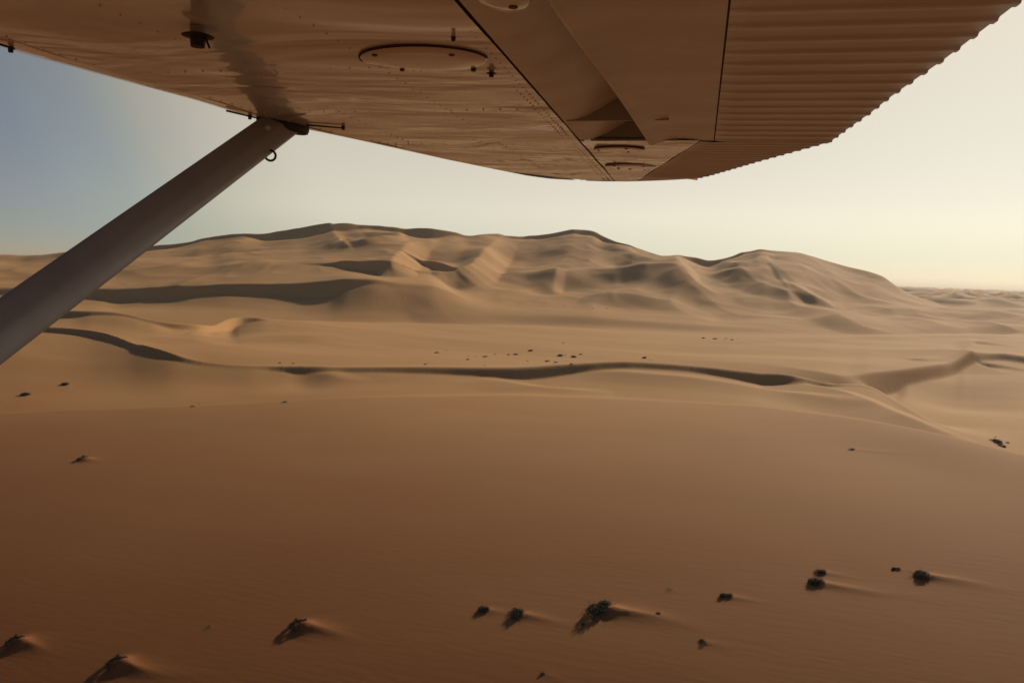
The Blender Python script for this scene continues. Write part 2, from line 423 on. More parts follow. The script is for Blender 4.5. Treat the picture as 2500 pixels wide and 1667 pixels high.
# dune crests: (points), reach left, reach right of the line walked in order
ridge([(800, 603, 0), (812, 560, 13), (822, 575, 15), (834, 590, 10), (842, 600, 0)][1:], 52, 110, rmin=1350)
ridge([(870, 562, 0), (900, 565, 9), (968, 569, 11), (987, 575, 10), (1012, 592, 3)], 60, 42, .3, rmin=1350)
ridge([(780, 600, 0), (869, 598, 7), (926, 591, 8), (984, 586, 6), (1010, 584, 0)], 60, 36, .3, rmin=1300)
ridge([(1090, 586, 0), (1030, 587, 10), (999, 593, 16), (976, 611, 20), (957, 632, 20), (953, 649, 16), (932, 672, 9), (926, 682, 0)], 38, 150, rmin=1150)
ridge([(1220, 582, 4), (1202, 592, 16), (1183, 611, 23), (1144, 649, 27), (1106, 668, 18), (1092, 684, 0)], 44, 150, rmin=1040)
ridge([(1364, 662, 0), (1357, 675, 8), (1352, 695, 8), (1350, 716, 0)], 15, 60, rmin=1120)
ridge([(1100, 690, 0), (1206, 684, 4), (1278, 668, 6), (1355, 658, 8), (1455, 656, 8), (1527, 655, 9), (1581, 649, 8), (1642, 653, 4), (1660, 660, 0)], 50, 60, .7, rmin=1150)
ridge([(1400, 585, 0), (1450, 583, 5), (1504, 601, 8), (1560, 608, 9), (1620, 628, 3)], 50, 44, .4, rmin=1350)
ridge([(1440, 622, 0), (1490, 613, 5), (1530, 613, 6), (1580, 628, 6), (1620, 640, 0)], 45, 34, .4, rmin=1300)
ridge([(1640, 629, 3), (1665, 645, 9), (1682, 668, 11), (1700, 688, 7), (1715, 700, 0)], 26, 60, rmin=1180)
ridge([(1650, 632, 0), (1707, 647, 5), (1772, 664, 7), (1809, 664, 7), (1841, 681, 9), (1876, 695, 9), (1918, 708, 8), (1947, 715, 6), (1990, 722, 0)], 75, 44, .35, rmin=1230)
ridge([(1736, 634, 0), (1760, 642, 4), (1800, 652, 5), (1815, 664, 3)], 50, 30, .3, rmin=1230)
ridge([(1750, 640, 0), (1784, 641, 6), (1820, 641, 9), (1845, 637, 9), (1855, 618, 0)], 40, 30, rmin=1300)
ridge([(1855, 608, 0), (1872, 630, 5), (1900, 655, 7), (1944, 688, 8), (2002, 726, 6), (2067, 757, 0)], 95, 46, .5, rmin=1230)
ridge([(1870, 672, 0), (1930, 692, 5), (1990, 716, 6), (2040, 745, 0)], 30, 26, .5, rmin=1200)
ridge([(1425, 722, 0), (1480, 716, 6), (1537, 714, 8), (1575, 719, 8), (1610, 726, 7), (1700, 748, 0)], 60, 55, .6, rmin=1080)
ridge([(1990, 742, 0), (2052, 772, 7), (2098, 794, 6), (2143, 806, 5), (2210, 819, 0)], 70, 44, .5, rmin=950)
ridge([(2300, 838, 0), (2324, 853, 4), (2375, 857, 4), (2440, 866, 2), (2500, 868, 0)], 14, 60, rmin=600)
ridge([(2355, 822, 0), (2375, 830, 3), (2430, 830, 3), (2520, 827, 3)], 14, 60, rmin=650)
ridge([(2230, 878, 0), (2250, 872, 2), (2300, 868, 0)], 30, 9, rmin=560)
# the dune face at the left edge of the frame and the spur across the right bowl
# long low swells across the plain
ridge([(300, 812, 0), (430, 822, 1.6), (560, 824, 2.2), (750, 816, 2.4), (900, 809, 2.2), (1050, 803, 1.4), (1200, 800, 0)], 70, 34, .7, rmin=520)
ridge([(1650, 836, 0), (1790, 829, 2.0), (1950, 824, 2.4), (2174, 819, 2.6), (2350, 818, 2.4), (2560, 814, 2)], 80, 30, .6, rmin=620)
ridge([(1000, 772, 0), (1150, 765, 3), (1350, 768, 3.2), (1600, 785, 3), (1850, 800, 2.5), (2050, 806, 1), (2150, 806, 0)], 90, 46, .8, rmin=700)
ridge([(700, 775, 0), (830, 770, 2.4), (960, 768, 2.8), (1100, 762, 0)], 60, 34, .6, rmin=720)
ridge([(1900, 765, 0), (2060, 752, 4), (2250, 757, 5), (2400, 764, 4), (2560, 770, 3)], 80, 40, .6, rmin=1050)
ridge([(1400, 905, 0), (1560, 912, 1.6), (1750, 930, 2.0), (1950, 962, 2.0), (2120, 1000, 0)], 14, 26, .7, rmin=400)
for a in [(470, 920, 80, 40, 1.8), (760, 935, 60, 24, 1.6), (1250, 790, 130, 50, 2.2), (1850, 860, 120, 40, 1.8),
          (900, 850, 90, 40, 2.0), (2350, 960, 40, 36, 3), (1800, 745, 120, 40, 4)]:
    dent(*a)
# low rolls under the middle crest
ridge([(1150, 925, 0), (1230, 930, 1.8), (1330, 945, 2.2), (1500, 962, 0)], 16, 26, .8, rmin=380)
ridge([(1860, 915, 0), (1930, 925, 2.2), (2040, 950, 3), (2200, 1010, 3), (2330, 1066, 1)], 12, 34, .6, rmin=300)
ridge([(650, 905, 0), (770, 912, 1.6), (840, 925, 1.2), (900, 935, 0)], 14, 22, .7, rmin=380)

# wind drift undulation, drawn out along the wind
WD = np.array([0.92, -0.39]); WD /= np.linalg.norm(WD)
ua = X * WD[0] + Y * WD[1]; va = -X * WD[1] + Y * WD[0]
mount = sstep(950, 1250, Rg) * (1 - sstep(2100, 2400, Rg))
plain = 1 - mount
near = 1 - sstep(300, 700, Rg)
und = (5 * noise2(ua / 230 + 3, va / 150) + 2.2 * noise2(ua / 105 + 9, va / 70) + .5 * noise2(ua / 60, va / 34)) * mount
rn = 1 - np.abs(noise2((ua + 40 * noise2(ua / 120, va / 120)) / 130 + 4.4, va / 210 + 1.3)) * 5
rn2 = 1 - np.abs(noise2((ua + 12 * noise2(ua / 50, va / 50)) / 55 + 1.4, va / 80 + 7.3)) * 5
und += (2.7 * np.maximum(rn, -.4) + .75 * np.maximum(rn2, -.3)) * mount
und += (1.5 * noise2(ua / 190 + 7, va / 70) + .35 * noise2(ua / 60, va / 25)) * plain * (1 - near * .75) * (1 - sstep(1800, 2500, Rg))
Z += und * (1 - back) * sstep(60, 160, Rg)
# drifting sand rounds every edge a little
def relax(Z, n_=1):
    for _ in range(n_):
        Zn = Z.copy()
        Zn[:, 1:-1] = .25 * Z[:, :-2] + .5 * Z[:, 1:-1] + .25 * Z[:, 2:]
        Z = .25 * np.roll(Zn, 1, 0) + .5 * Zn + .25 * np.roll(Zn, -1, 0)
    return Z
mk = sstep(700, 1000, Rg)
Z = Z * (1 - mk) + relax(Z, 1) * mk
Z = Z * (1 - sstep(200, 300, Rg)) * 1 + relax(Z, 1) * sstep(200, 300, Rg)
# far dune field out to the horizon
wx = X + 250 * noise2(X / 900, Y / 900); wy = Y + 250 * noise2(X / 900 + 31, Y / 900 + 17)
rd = 1 - np.abs(noise2(wx / 900 + 2.2, wy / 520 + 4.1)) * 3.6
rd2 = 1 - np.abs(noise2(wx / 300 + 12.2, wy / 210 + 4.1)) * 4.0
far = sstep(2300, 3300, Rg) * (1 - sstep(40000, 60000, Rg))
fine = 1 - sstep(9000, 14000, Rg)
Z += far * (np.maximum(rd, 0) ** 1.6 * 42 + np.maximum(rd2, 0) ** 1.5 * 20 * fine - 16)

# drifts of sand behind every shrub: (frame x, y, width px, tail length in widths, mound height in widths, kind, label)
SHRUBS = [
 (42, 1562, 50, 1.4, .42, 'drift', 'half buried dark shrub at the bottom left corner on a rounded sand mound'),
 (290, 1612, 56, 2.2, .36, 'drift', 'half buried shrub with a long curved sand tail near the bottom left edge'),
 (733, 1521, 52, 1.8, .38, 'drift', 'half buried shrub on a rounded mound alone left of the bottom centre'),
 (204, 1117, 30, 1.2, .35, 'drift', 'low shrub capping a small mound high on the left of the near flank'),
 (1183, 1484, 26, 2.2, .26, 'bush', 'thin dark shrub just left of its fuller neighbour near the bottom centre'),
 (1262, 1494, 36, 2.6, .34, 'bush', 'bushy shrub with a double sand tail, between the thin shrub and the biggest one'),
 (1468, 1480, 58, 2.4, .46, 'bush', 'biggest shrub, a round nearly black bush with a bright sand drift behind it'),
 (1608, 1497, 11, 1.8, .3, 'tuft', 'tiny dark tuft just right of the biggest round shrub'),
 (1635, 1436, 15, 1.6, .12, 'sparse', 'wispy see-through twig bush above and right of the biggest shrub'),
 (1772, 1451, 25, 2.6, .26, 'bush', 'curled small shrub with a thin trailing drift, right of the wispy bush'),
 (1993, 1418, 36, 4.2, .34, 'bush', 'spreading dark shrub with a very long sand tail, lower one of the right pair'),
 (2004, 1393, 22, 2.6, .22, 'bush', 'small shrub just above the spreading dark shrub, upper one of the right pair'),
 (2187, 1386, 16, 2.2, .2, 'bush', 'small flat shrub left of the tall dark one at the right of the near flank'),
 (2248, 1400, 38, 3.0, .42, 'bush', 'tall slanting dark shrub, rightmost on the near flank'),
 (2080, 1095, 14, 8.0, .3, 'tuft', 'lone tuft below the right crest trailing a long straight pale drift'),
 (1716, 1563, 20, 3.4, .22, 'tuft', 'dark forked tuft with a short bright drift low on the right of the centre'),
 (1325, 1642, 13, 3.2, .25, 'tuft', 'dark tuft at the bottom edge of the picture near the centre'),
 (1424, 1522, 9, 2.0, .2, 'tuft', 'sliver of a tuft just below the biggest round shrub'),
 (508, 1527, 15, .8, .1, 'sparse', 'pale bare twig poking out of the sand left of the lone mound'),
 (63, 961, 22, .4, .1, 'bush', 'dark oval bush on the pinkish slope at the left edge under the strut'),
 (160, 936, 18, .6, .15, 'bush', 'dark flattened bush right of the oval one in the left hollow'),
 (471, 991, 9, 1.6, .4, 'tuft', 'small pointed tuft on the left part of the near crest, bigger of two'),
 (486, 987, 5, 2.0, .3, 'tuft', 'speck of a tuft just right of the small pointed one on the near crest'),
 (695, 980, 12, 1.4, .4, 'tuft', 'pale pointed tuft alone on the near crest left of the centre'),
 (2434, 1075, 27, .5, .1, 'bush', 'largest black bush of the clump in the bowl at the right edge'),
 (2418, 1072, 8, .6, .1, 'tuft', 'small round tuft at the left of the clump in the right bowl'),
 (2459, 1079, 10, .6, .1, 'tuft', 'small tuft at the right of the largest bush in the right bowl'),
 (2446, 1087, 15, .5, .1, 'bush', 'oval bush directly below the largest one in the right bowl'),
 (2430, 1066, 6, .5, .1, 'tuft', 'speck of a tuft above the largest bush in the right bowl'),
 (1067, 860, 11, 1.8, .35, 'tuft', 'leftmost sizeable shrub of the scatter on the middle plain, with a dark tail'),
 (1090, 855, 4, 1.6, .3, 'tuft', 'speck just right of the leftmost shrub on the middle plain'),
 (1143, 876.5, 10, 1.2, .35, 'tuft', 'dark shrub low on the left of the plain scatter, below two specks'),
 (1144, 868.5, 4, 1.2, .3, 'tuft', 'left one of two specks on the middle plain'),
 (1160, 870, 4, 1.2, .3, 'tuft', 'right one of two specks on the middle plain'),
 (1185, 869.5, 12, 1.6, .35, 'tuft', 'double lobed shrub on the middle plain left of three in a row'),
 (1209, 864.5, 6, 2.0, .3, 'tuft', 'first and smallest of three shrubs in a row on the middle plain'),
 (1241, 865, 10, 1.2, .3, 'tuft', 'second of three shrubs in a row on the middle plain, low and split'),
 (1260, 864, 13, 1.2, .3, 'tuft', 'third of three shrubs in a row on the middle plain, brownish and wide'),
 (1295, 855, 12, .8, .3, 'bush', 'dark shrub standing highest and alone in the centre of the plain scatter'),
 (1375, 837, 6, 3.0, .4, 'tuft', 'far small shrub with a pointed tail above all the rest of the plain scatter'),
 (1369, 867, 14, .8, .4, 'bush', 'left one of the two biggest black bushes on the middle plain'),
 (1382, 867, 5, .8, .3, 'tuft', 'speck between the two biggest black bushes'),
 (1401, 870, 13, .8, .4, 'bush', 'right one of the two biggest black bushes on the middle plain'),
 (1418, 864, 10, 1.6, .3, 'tuft', 'shrub up and right of the two biggest black bushes'),
 (1288, 880.5, 6, 1.2, .3, 'tuft', 'small shrub near the middle crest under the lone central one'),
 (1336, 881, 10, .8, .35, 'bush', 'dark tilted shrub close above the middle crest, left of its neighbour'),
 (1358, 883.5, 10, 1.4, .35, 'tuft', 'dark shrub close above the middle crest, right of the tilted one'),
 (1353, 888, 4, 1.0, .3, 'tuft', 'speck almost touching the middle crest below two dark shrubs'),
 (1395, 887, 8, 1.0, .2, 'tuft', 'flat streak of a shrub lying along the middle crest'),
 (1183, 891.5, 6, 1.6, .3, 'tuft', 'flat shrub on the middle crest line at the foot of the scatter'),
 (1039, 888.5, 9, 1.0, .3, 'tuft', 'shrub at the far left end of the middle crest scatter'),
 (1574, 872.5, 12, .8, .4, 'bush', 'round black bush standing by itself right of the plain scatter'),
 (1590, 879.5, 4, 1.0, .3, 'tuft', 'speck just right and below the lone round black bush'),
 (684, 885, 8, .8, .3, 'tuft', 'left one of two shrubs at the left end of the dark crest'),
 (717, 886.5, 7, .8, .3, 'tuft', 'right one of two shrubs at the left end of the dark crest'),
 (1718, 825, 8, 1.0, .3, 'bush', 'leftmost shrub of the far row on the right side of the plain'),
 (1746, 826.5, 9, .6, .3, 'bush', 'widest shrub of the far row on the right side of the plain'),
 (1773, 826, 6, 1.0, .3, 'tuft', 'upper shrub at the right part of the far row'),
 (1787, 828.5, 9, .6, .3, 'tuft', 'flat shrub near the right end of the far row'),
 (1768, 828.5, 4, .6, .3, 'tuft', 'speck under the upper shrub of the far row'),
 (1800, 827.5, 3, .6, .3, 'tuft', 'last speck at the right end of the far row'),
 (1377, 749.5, 4, 1.0, .3, 'tuft', 'left speck of a shrub at the foot of the great dunes'),
 (1447, 752, 5, 1.0, .3, 'tuft', 'middle shrub of three at the foot of the great dunes'),
 (1480, 752.5, 5.5, 1.0, .3, 'tuft', 'right shrub of three at the foot of the great dunes'),
]
placed = []
wd3 = Vector((WD[0], WD[1], 0))
for (px_, py_, wpx, tl, mh, kd, lab) in SHRUBS:
    ry = py_ + wpx * .16                       # the point where it meets the sand
    gx, gy, rr = hit(px_, ry)
    depth = (Vector((gx, gy, 0)) - EYE).dot(FWD)
    R_m = .5 * wpx / FPX * depth
    placed.append((gx, gy, R_m, rr))
for (gx, gy, Rm, rr), (px_, py_, wpx, tl, mh, kd, lab) in zip(placed, SHRUBS):
    if rr > 1000: continue
    cell = rr * .0016
    L_ = Rm * 2 * tl; w0 = max(Rm * (.92 if kd == 'drift' else .85), cell * .8); Hm = mh * 2 * Rm * (.68 if kd == 'drift' else .5)
    x0 = gx + WD[0] * Rm * (.45 if kd == 'drift' else .95); y0 = gy + WD[1] * Rm * (.45 if kd == 'drift' else .95)
    sel = (np.abs(X - x0) < L_ * 3 + 6 * w0) & (np.abs(Y - y0) < L_ * 3 + 6 * w0)
    dx, dy = X[sel] - x0, Y[sel] - y0
    u = dx * WD[0] + dy * WD[1]; v = -dx * WD[1] + dy * WD[0]
    v = v + .06 * u * np.sin(u / max(L_, 1) * 2 + px_)
    wv = w0 * (1 + .10 * np.clip(u, 0, None) / w0)
    g = np.where(u < 0, np.exp(-(u / (w0 * .95)) ** 2), np.exp(-(np.clip(u, 0, None) / L_) ** 1.3 * 1.6))
    sharp = np.exp(-np.sqrt((v / wv) ** 2 * 2.2 + .04) * 1.25) * 1.28
    round_ = np.exp(-(v / wv) ** 2 * 1.3)
    k_ = sstep(0, w0 * 1.5, u)
    dz = Hm * g * (round_ * (1 - k_) + sharp * k_)
    # scour either side of the bush
    dz -= 0 * Hm * .22 * np.exp(-((u + w0 * .3) / (w0 * 1.6)) ** 2) * np.exp(-((np.abs(v) - w0 * 1.7) / (w0 * .7)) ** 2)
    Z[sel] += dz

# ------------------------------------------------------------------ materials
def mat_new(name):
    m_ = bpy.data.materials.new(name); m_.use_nodes = True
    return m_, m_.node_tree, m_.node_tree.nodes['Principled BSDF']

def sand_material():
    m_, t_, b = mat_new('sand')
    N = t_.nodes; L = t_.links
    geo = N.new('ShaderNodeNewGeometry')
    mp = N.new('ShaderNodeMapping'); mp.inputs['Rotation'].default_value = (0, 0, math.radians(23)); L.new(geo.outputs['Position'], mp.inputs[0])
    st = N.new('ShaderNodeVectorMath'); st.operation = 'MULTIPLY'; st.inputs[1].default_value = (0.012, 0.05, 0.03); L.new(mp.outputs[0], st.inputs[0])
    n1 = N.new('ShaderNodeTexNoise'); n1.inputs['Scale'].default_value = 1.0; n1.inputs['Detail'].default_value = 5; L.new(st.outputs[0], n1.inputs['Vector'])
    rp = N.new('ShaderNodeValToRGB'); L.new(n1.outputs[0], rp.inputs[0])
    e = rp.color_ramp.elements
    e[0].position = .3; e[0].color = (0.46, 0.235, 0.09, 1)
    e[1].position = .72; e[1].color = (0.47, 0.265, 0.105, 1)
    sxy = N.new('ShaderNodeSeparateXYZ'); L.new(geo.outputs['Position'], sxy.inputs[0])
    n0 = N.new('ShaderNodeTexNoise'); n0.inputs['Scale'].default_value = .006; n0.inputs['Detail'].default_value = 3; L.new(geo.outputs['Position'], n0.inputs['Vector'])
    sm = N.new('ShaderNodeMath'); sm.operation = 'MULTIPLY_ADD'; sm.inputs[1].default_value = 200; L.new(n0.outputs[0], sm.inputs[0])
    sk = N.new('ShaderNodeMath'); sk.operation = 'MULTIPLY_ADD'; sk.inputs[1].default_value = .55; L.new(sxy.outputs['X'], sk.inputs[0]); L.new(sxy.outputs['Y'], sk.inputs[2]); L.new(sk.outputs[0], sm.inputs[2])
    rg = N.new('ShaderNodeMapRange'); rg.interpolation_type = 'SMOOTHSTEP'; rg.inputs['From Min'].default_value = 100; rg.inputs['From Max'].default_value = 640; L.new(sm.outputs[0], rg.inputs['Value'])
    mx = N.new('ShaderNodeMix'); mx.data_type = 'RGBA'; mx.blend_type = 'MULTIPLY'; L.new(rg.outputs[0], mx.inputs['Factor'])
    red_shade = N.new('ShaderNodeMix'); red_shade.data_type = 'RGBA'; red_shade.inputs['A'].default_value = (.50, .325, .235, 1); red_shade.inputs['B'].default_value = (1, 1, 1, 1); L.new(rg.outputs[0], red_shade.inputs['Factor'])  # near and left sand redder, with the flank's shade also put into the colour
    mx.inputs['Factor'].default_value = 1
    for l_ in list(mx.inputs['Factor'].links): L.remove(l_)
    L.new(rp.outputs[0], mx.inputs['A']); L.new(red_shade.outputs['Result'], mx.inputs['B'])
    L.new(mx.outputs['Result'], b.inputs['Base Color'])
    b.inputs['Roughness'].default_value = .9
    b.inputs['Specular IOR Level'].default_value = .15
    # wind ripples and streaks
    s2 = N.new('ShaderNodeVectorMath'); s2.operation = 'MULTIPLY'; s2.inputs[1].default_value = (0.16, 0.9, 0.5); L.new(mp.outputs[0], s2.inputs[0])
    n2 = N.new('ShaderNodeTexNoise'); n2.inputs['Scale'].default_value = 1.0; n2.inputs['Detail'].default_value = 4; n2.inputs['Roughness'].default_value = .55; L.new(s2.outputs[0], n2.inputs['Vector'])
    bp = N.new('ShaderNodeBump'); bp.inputs['Strength'].default_value = .5; bp.inputs['Distance'].default_value = .10; L.new(n2.outputs[0], bp.inputs['Height'])
    # avalanche streaks down the steep slip faces
    sn = N.new('ShaderNodeSeparateXYZ'); L.new(geo.outputs['True Normal'], sn.inputs[0])
    sl = N.new('ShaderNodeMapRange'); sl.inputs['From Min'].default_value = .925; sl.inputs['From Max'].default_value = .895; L.new(sn.outputs['Z'], sl.inputs['Value'])
    s3 = N.new('ShaderNodeVectorMath'); s3.operation = 'MULTIPLY'; s3.inputs[1].default_value = (.55, .05, .12); L.new(geo.outputs['Position'], s3.inputs[0])
    n3 = N.new('ShaderNodeTexNoise'); n3.inputs['Scale'].default_value = 1.0; n3.inputs['Detail'].default_value = 3; L.new(s3.outputs[0], n3.inputs['Vector'])
    b2 = N.new('ShaderNodeBump'); b2.inputs['Distance'].default_value = .22; L.new(n3.outputs[0], b2.inputs['Height']); L.new(sl.outputs[0], b2.inputs['Strength'])
    L.new(bp.outputs[0], b2.inputs['Normal'])
    L.new(b2.outputs[0], b.inputs['Normal'])
    return m_
SAND = sand_material()

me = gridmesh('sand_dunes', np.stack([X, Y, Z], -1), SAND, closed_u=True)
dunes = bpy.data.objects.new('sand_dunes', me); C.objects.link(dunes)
put(dunes, 'orange brown desert sand dunes running from below the wing to the horizon', 'sand dunes', kind='structure')

# ------------------------------------------------------------------ dusty air
def box(name, x0, x1, y0, y1, z0, z1, mat=None, parent=None):
    v = [(x, y, z) for x in (x0, x1) for y in (y0, y1) for z in (z0, z1)]
    f = [(0, 1, 3, 2), (4, 6, 7, 5), (0, 4, 5, 1), (2, 3, 7, 6), (0, 2, 6, 4), (1, 5, 7, 3)]
    return meshobj(name, v, f, mat, parent)
hm_ = bpy.data.materials.new('haze'); hm_.use_nodes = True
hn = hm_.node_tree; hn.nodes.clear()
ho = hn.nodes.new('ShaderNodeOutputMaterial'); hv = hn.nodes.new('ShaderNodeVolumePrincipled')
hv.inputs['Color'].default_value = (0.92, 0.86, 0.76, 1)
hv.inputs['Density'].default_value = 4.5e-5
hv.inputs['Anisotropy'].default_value = 0.35
hn.links.new(hv.outputs[0], ho.inputs['Volume'])
zb = float(Z.min()) - 1.0
hz = box('haze', -91000, 91000, -91000, 91000, zb, float(Z.max()) + 12, hm_)
put(hz, 'thin pale dust haze hanging over the desert', 'haze', kind='stuff')

#WING_BEGIN
# ------------------------------------------------------------------ the light aircraft's right wing and strut over the camera
WH = 0.53                                        # the lower skin hangs this far above eye level
CA = math.radians(13.0)
SP = Vector((math.sin(CA), math.cos(CA), 0)); CH = Vector((math.cos(CA), -math.sin(CA), 0))   # outboard, aft
def cs(x, y, h=WH):
    """where a sight line meets the lower skin: (aft, outboard) in metres"""
    d = px_dir(x, y); k = h / d.z
    p = Vector((d.x * k, d.y * k, 0))
    return p.dot(CH), p.dot(SP)
def W3(c, s_, z=0.0):
    """wing coordinates to world, z measured up from the lower skin"""
    p = CH * c + SP * s_
    return Vector((p.x, p.y, CAM_H + WH + z))

def paint(name, col, rough, bump, wave=1.0, coat=.0, metallic=0.0):
    m_, t_, b = mat_new(name)
    N = t_.nodes; L = t_.links
    tc_ = N.new('ShaderNodeTexCoord')
    mp = N.new('ShaderNodeMapping'); mp.inputs['Rotation'].default_value = (0, 0, CA); L.new(tc_.outputs['Object'], mp.inputs[0])
    dirt = N.new('ShaderNodeTexNoise'); dirt.inputs['Scale'].default_value = 2.2; dirt.inputs['Detail'].default_value = 7; dirt.inputs['Roughness'].default_value = .65
    st = N.new('ShaderNodeVectorMath'); st.operation = 'MULTIPLY'; st.inputs[1].default_value = (1.0, 2.5, 1); L.new(mp.outputs[0], st.inputs[0])
    L.new(st.outputs[0], dirt.inputs['Vector'])
    rp = N.new('ShaderNodeValToRGB'); e = rp.color_ramp.elements
    e[0].position = .35; e[0].color = (col[0] * .88, col[1] * .86, col[2] * .83, 1)
    e[1].position = .62; e[1].color = (*col, 1)
    L.new(dirt.outputs[0], rp.inputs[0]); L.new(rp.outputs[0], b.inputs['Base Color'])
    rr_ = N.new('ShaderNodeMapRange'); rr_.inputs['To Min'].default_value = rough * 1.5; rr_.inputs['To Max'].default_value = rough * .8
    L.new(dirt.outputs[0], rr_.inputs['Value']); L.new(rr_.outputs[0], b.inputs['Roughness'])
    b.inputs['Metallic'].default_value = metallic
    s2 = N.new('ShaderNodeVectorMath'); s2.operation = 'MULTIPLY'; s2.inputs[1].default_value = (1.4 * wave, 3.2 * wave, 1); L.new(mp.outputs[0], s2.inputs[0])
    n2 = N.new('ShaderNodeTexNoise'); n2.inputs['Scale'].default_value = 1.0; n2.inputs['Detail'].default_value = 3.0; n2.inputs['Roughness'].default_value = .5
    n2.inputs['Distortion'].default_value = .6
    L.new(s2.outputs[0], n2.inputs['Vector'])
    bp = N.new('ShaderNodeBump'); bp.inputs['Strength'].default_value = bump; bp.inputs['Distance'].default_value = .03
    L.new(n2.outputs[0], bp.inputs['Height']); L.new(bp.outputs[0], b.inputs['Normal']); L.new(bp.outputs[0], b.inputs['Coat Normal'])
    b.inputs['Coat Weight'].default_value = coat; b.inputs['Coat Roughness'].default_value = .03
    return m_
PAINT = paint('wing_paint', (.53, .60, .68), .20, .65, .8, coat=.8)
PAINT_AFT = paint('flap_paint', (.53, .60, .68), .34, .2)
PAINT_LE_SHEEN = paint('leading_edge_sky_sheen', (.70, .69, .66), .2, .3, .8, coat=.5)  # paler than the wing: the nose's sky reflection is put into its paint
PAINT_STRUT = paint('strut_paint', (.29, .33, .37), .30, .05)
RUBBER, _t, _b = mat_new('black_rubber'); _b.inputs['Base Color'].default_value = (.012, .011, .010, 1); _b.inputs['Roughness'].default_value = .6
DARKM, _t, _b = mat_new('dark_metal'); _b.inputs['Base Color'].default_value = (.03, .022, .018, 1); _b.inputs['Roughness'].default_value = .45; _b.inputs['Metallic'].default_value = .6
SEAMM, _t, _b = mat_new('sealant_and_gap_shadow'); _b.inputs['Base Color'].default_value = (.035, .022, .015, 1); _b.inputs['Roughness'].default_value = .7

plane = bpy.data.objects.new('light_aircraft', None); C.objects.link(plane)
plane.location = (0, 0, CAM_H + WH)
put(plane, 'underside of a high wing light aircraft with strut, seen from its side window', 'aircraft')
def L3(c, s_, z=0.0):
    """wing coordinates (aft, outboard, up from the lower skin) to the aircraft's own space"""
    p = CH * c + SP * s_
    return (p.x, p.y, z)
def wgrid(name, P, mat, smooth=True, parent=plane, label=None):
    me_ = gridmesh(name, np.array(P, dtype=float), mat, smooth=smooth)
    o = bpy.data.objects.new(name, me_); C.objects.link(o); o.parent = parent
    if label: o['label'] = label
    return o
def tube(p, q, r0, r1=None, n_=12, cap=True):
    """verts, faces of a tapered tube"""
    p, q = Vector(p), Vector(q); r1 = r0 if r1 is None else r1
    d = (q - p).normalized(); u = d.orthogonal().normalized(); v_ = d.cross(u)
    vs = []; fs = []
    for c_, r_ in ((p, r0), (q, r1)):
        for i in range(n_):
            t_ = 2 * math.pi * i / n_
            vs.append(c_ + (u * math.cos(t_) + v_ * math.sin(t_)) * r_)
    for i in range(n_): fs.append((i, (i + 1) % n_, n_ + (i + 1) % n_, n_ + i))
    if cap: fs += [tuple(range(n_))[::-1], tuple(range(n_, 2 * n_))]
    return vs, fs
def join(parts):
    V_, F_ = [], []
    for v_, f_ in parts:
        k = len(V_); V_ += list(v_); F_ += [tuple(i + k for i in f) for f in f_]
    return V_, F_

# planform curves in (aft, outboard)
LEpx = [(0, 90), (172, 147), (383, 207), (555, 256), (639, 284), (746, 311), (900, 344), (1106, 391), (1221, 415), (1300, 431), (1355, 438), (1440, 442)]
le = [cs(*p) for p in LEpx]
TEpx = [(2488, 0), (2404, 65), (2350, 107), (2304, 142), (2228, 195), (2170, 237), (2124, 274), (2067, 314), (2027, 344), (1929, 371), (1853, 392), (1799, 408), (1734, 427), (1703, 434)]
te = [cs(*p) for p in TEpx]
le = [(le[0][0] - (le[1][0] - le[0][0]) * 3, le[0][1] - (le[1][1] - le[0][1]) * 3)] + le
te = [(te[0][0], -1.2)] + te
le_s = np.array([p[1] for p in le]); le_c = np.array([p[0] for p in le])
te_s = np.array([p[1] for p in te]); te_c = np.array([p[0] for p in te])
o_ = np.argsort(le_s); le_s, le_c = le_s[o_], le_c[o_]
o_ = np.argsort(te_s); te_s, te_c = te_s[o_], te_c[o_]
def LE(s_): return float(np.interp(s_, le_s, le_c))
def TE(s_): return float(np.interp(s_, te_s, te_c))
SPAR = -0.497
S_TIP = float(le_s[-1]); S_FLAP = cs(1725, 345)[1]

tip = [cs(*p) for p in [(1440, 442), (1480, 443.3), (1527, 443.6), (1555, 443), (1600, 441), (1642, 438.5), (1703, 434)]]
tip_c = np.array([p[0] for p in tip]); tip_s = np.array([p[1] for p in tip])
def STIP(c): return float(np.interp(c, tip_c, tip_s))
ja, jb = cs(1706, 346), cs(1556, 441)
def JOINT(s_): return ja[0] + (jb[0] - ja[0]) * (s_ - ja[1]) / (jb[1] - ja[1])
S_IN = -1.3
def panel(name, f0, f1, s0, s1, mat, nu=24, nv=90, zf=None, tipend=False, c_tip=None, label=None):
    P_ = []
    for i in range(nv + 1):
        s_ = s0 + (s1 - s0) * i / nv
        row = []
        for j in range(nu + 1):
            u = j / nu; c = f0(s_) + (f1(s_) - f0(s_)) * u
            row.append([c, s_])
        P_.append(row)
    if tipend:
        base = P_[-1]
        for k in range(1, 9):
            t_ = k / 8
            row = []
            for j in range(nu + 1):
                u = j / nu; ct = c_tip[0] + (c_tip[1] - c_tip[0]) * u
                row.append([base[j][0] * (1 - t_) + ct * t_, base[j][1] * (1 - t_) + STIP(ct) * t_])
            P_.append(row)
    return wgrid(name, [[L3(c, s_, zf(c, s_) if zf else 0.0) for c, s_ in row] for row in P_], mat, label=label)
GAP = .004
# 1 forward lower skin, leading edge to rear spar
def oil(c, s_): return .0022 * math.sin(c * 9 + 2 * math.sin(s_ * 2)) * math.sin(s_ * 7.5 + c * 3)
panel('lower_skin', LE, lambda s_: SPAR - GAP, S_IN, 4.25, PAINT, 40, 140, lambda c, s_: oil(c, s_), True, (float(tip_c[0]), SPAR - GAP))
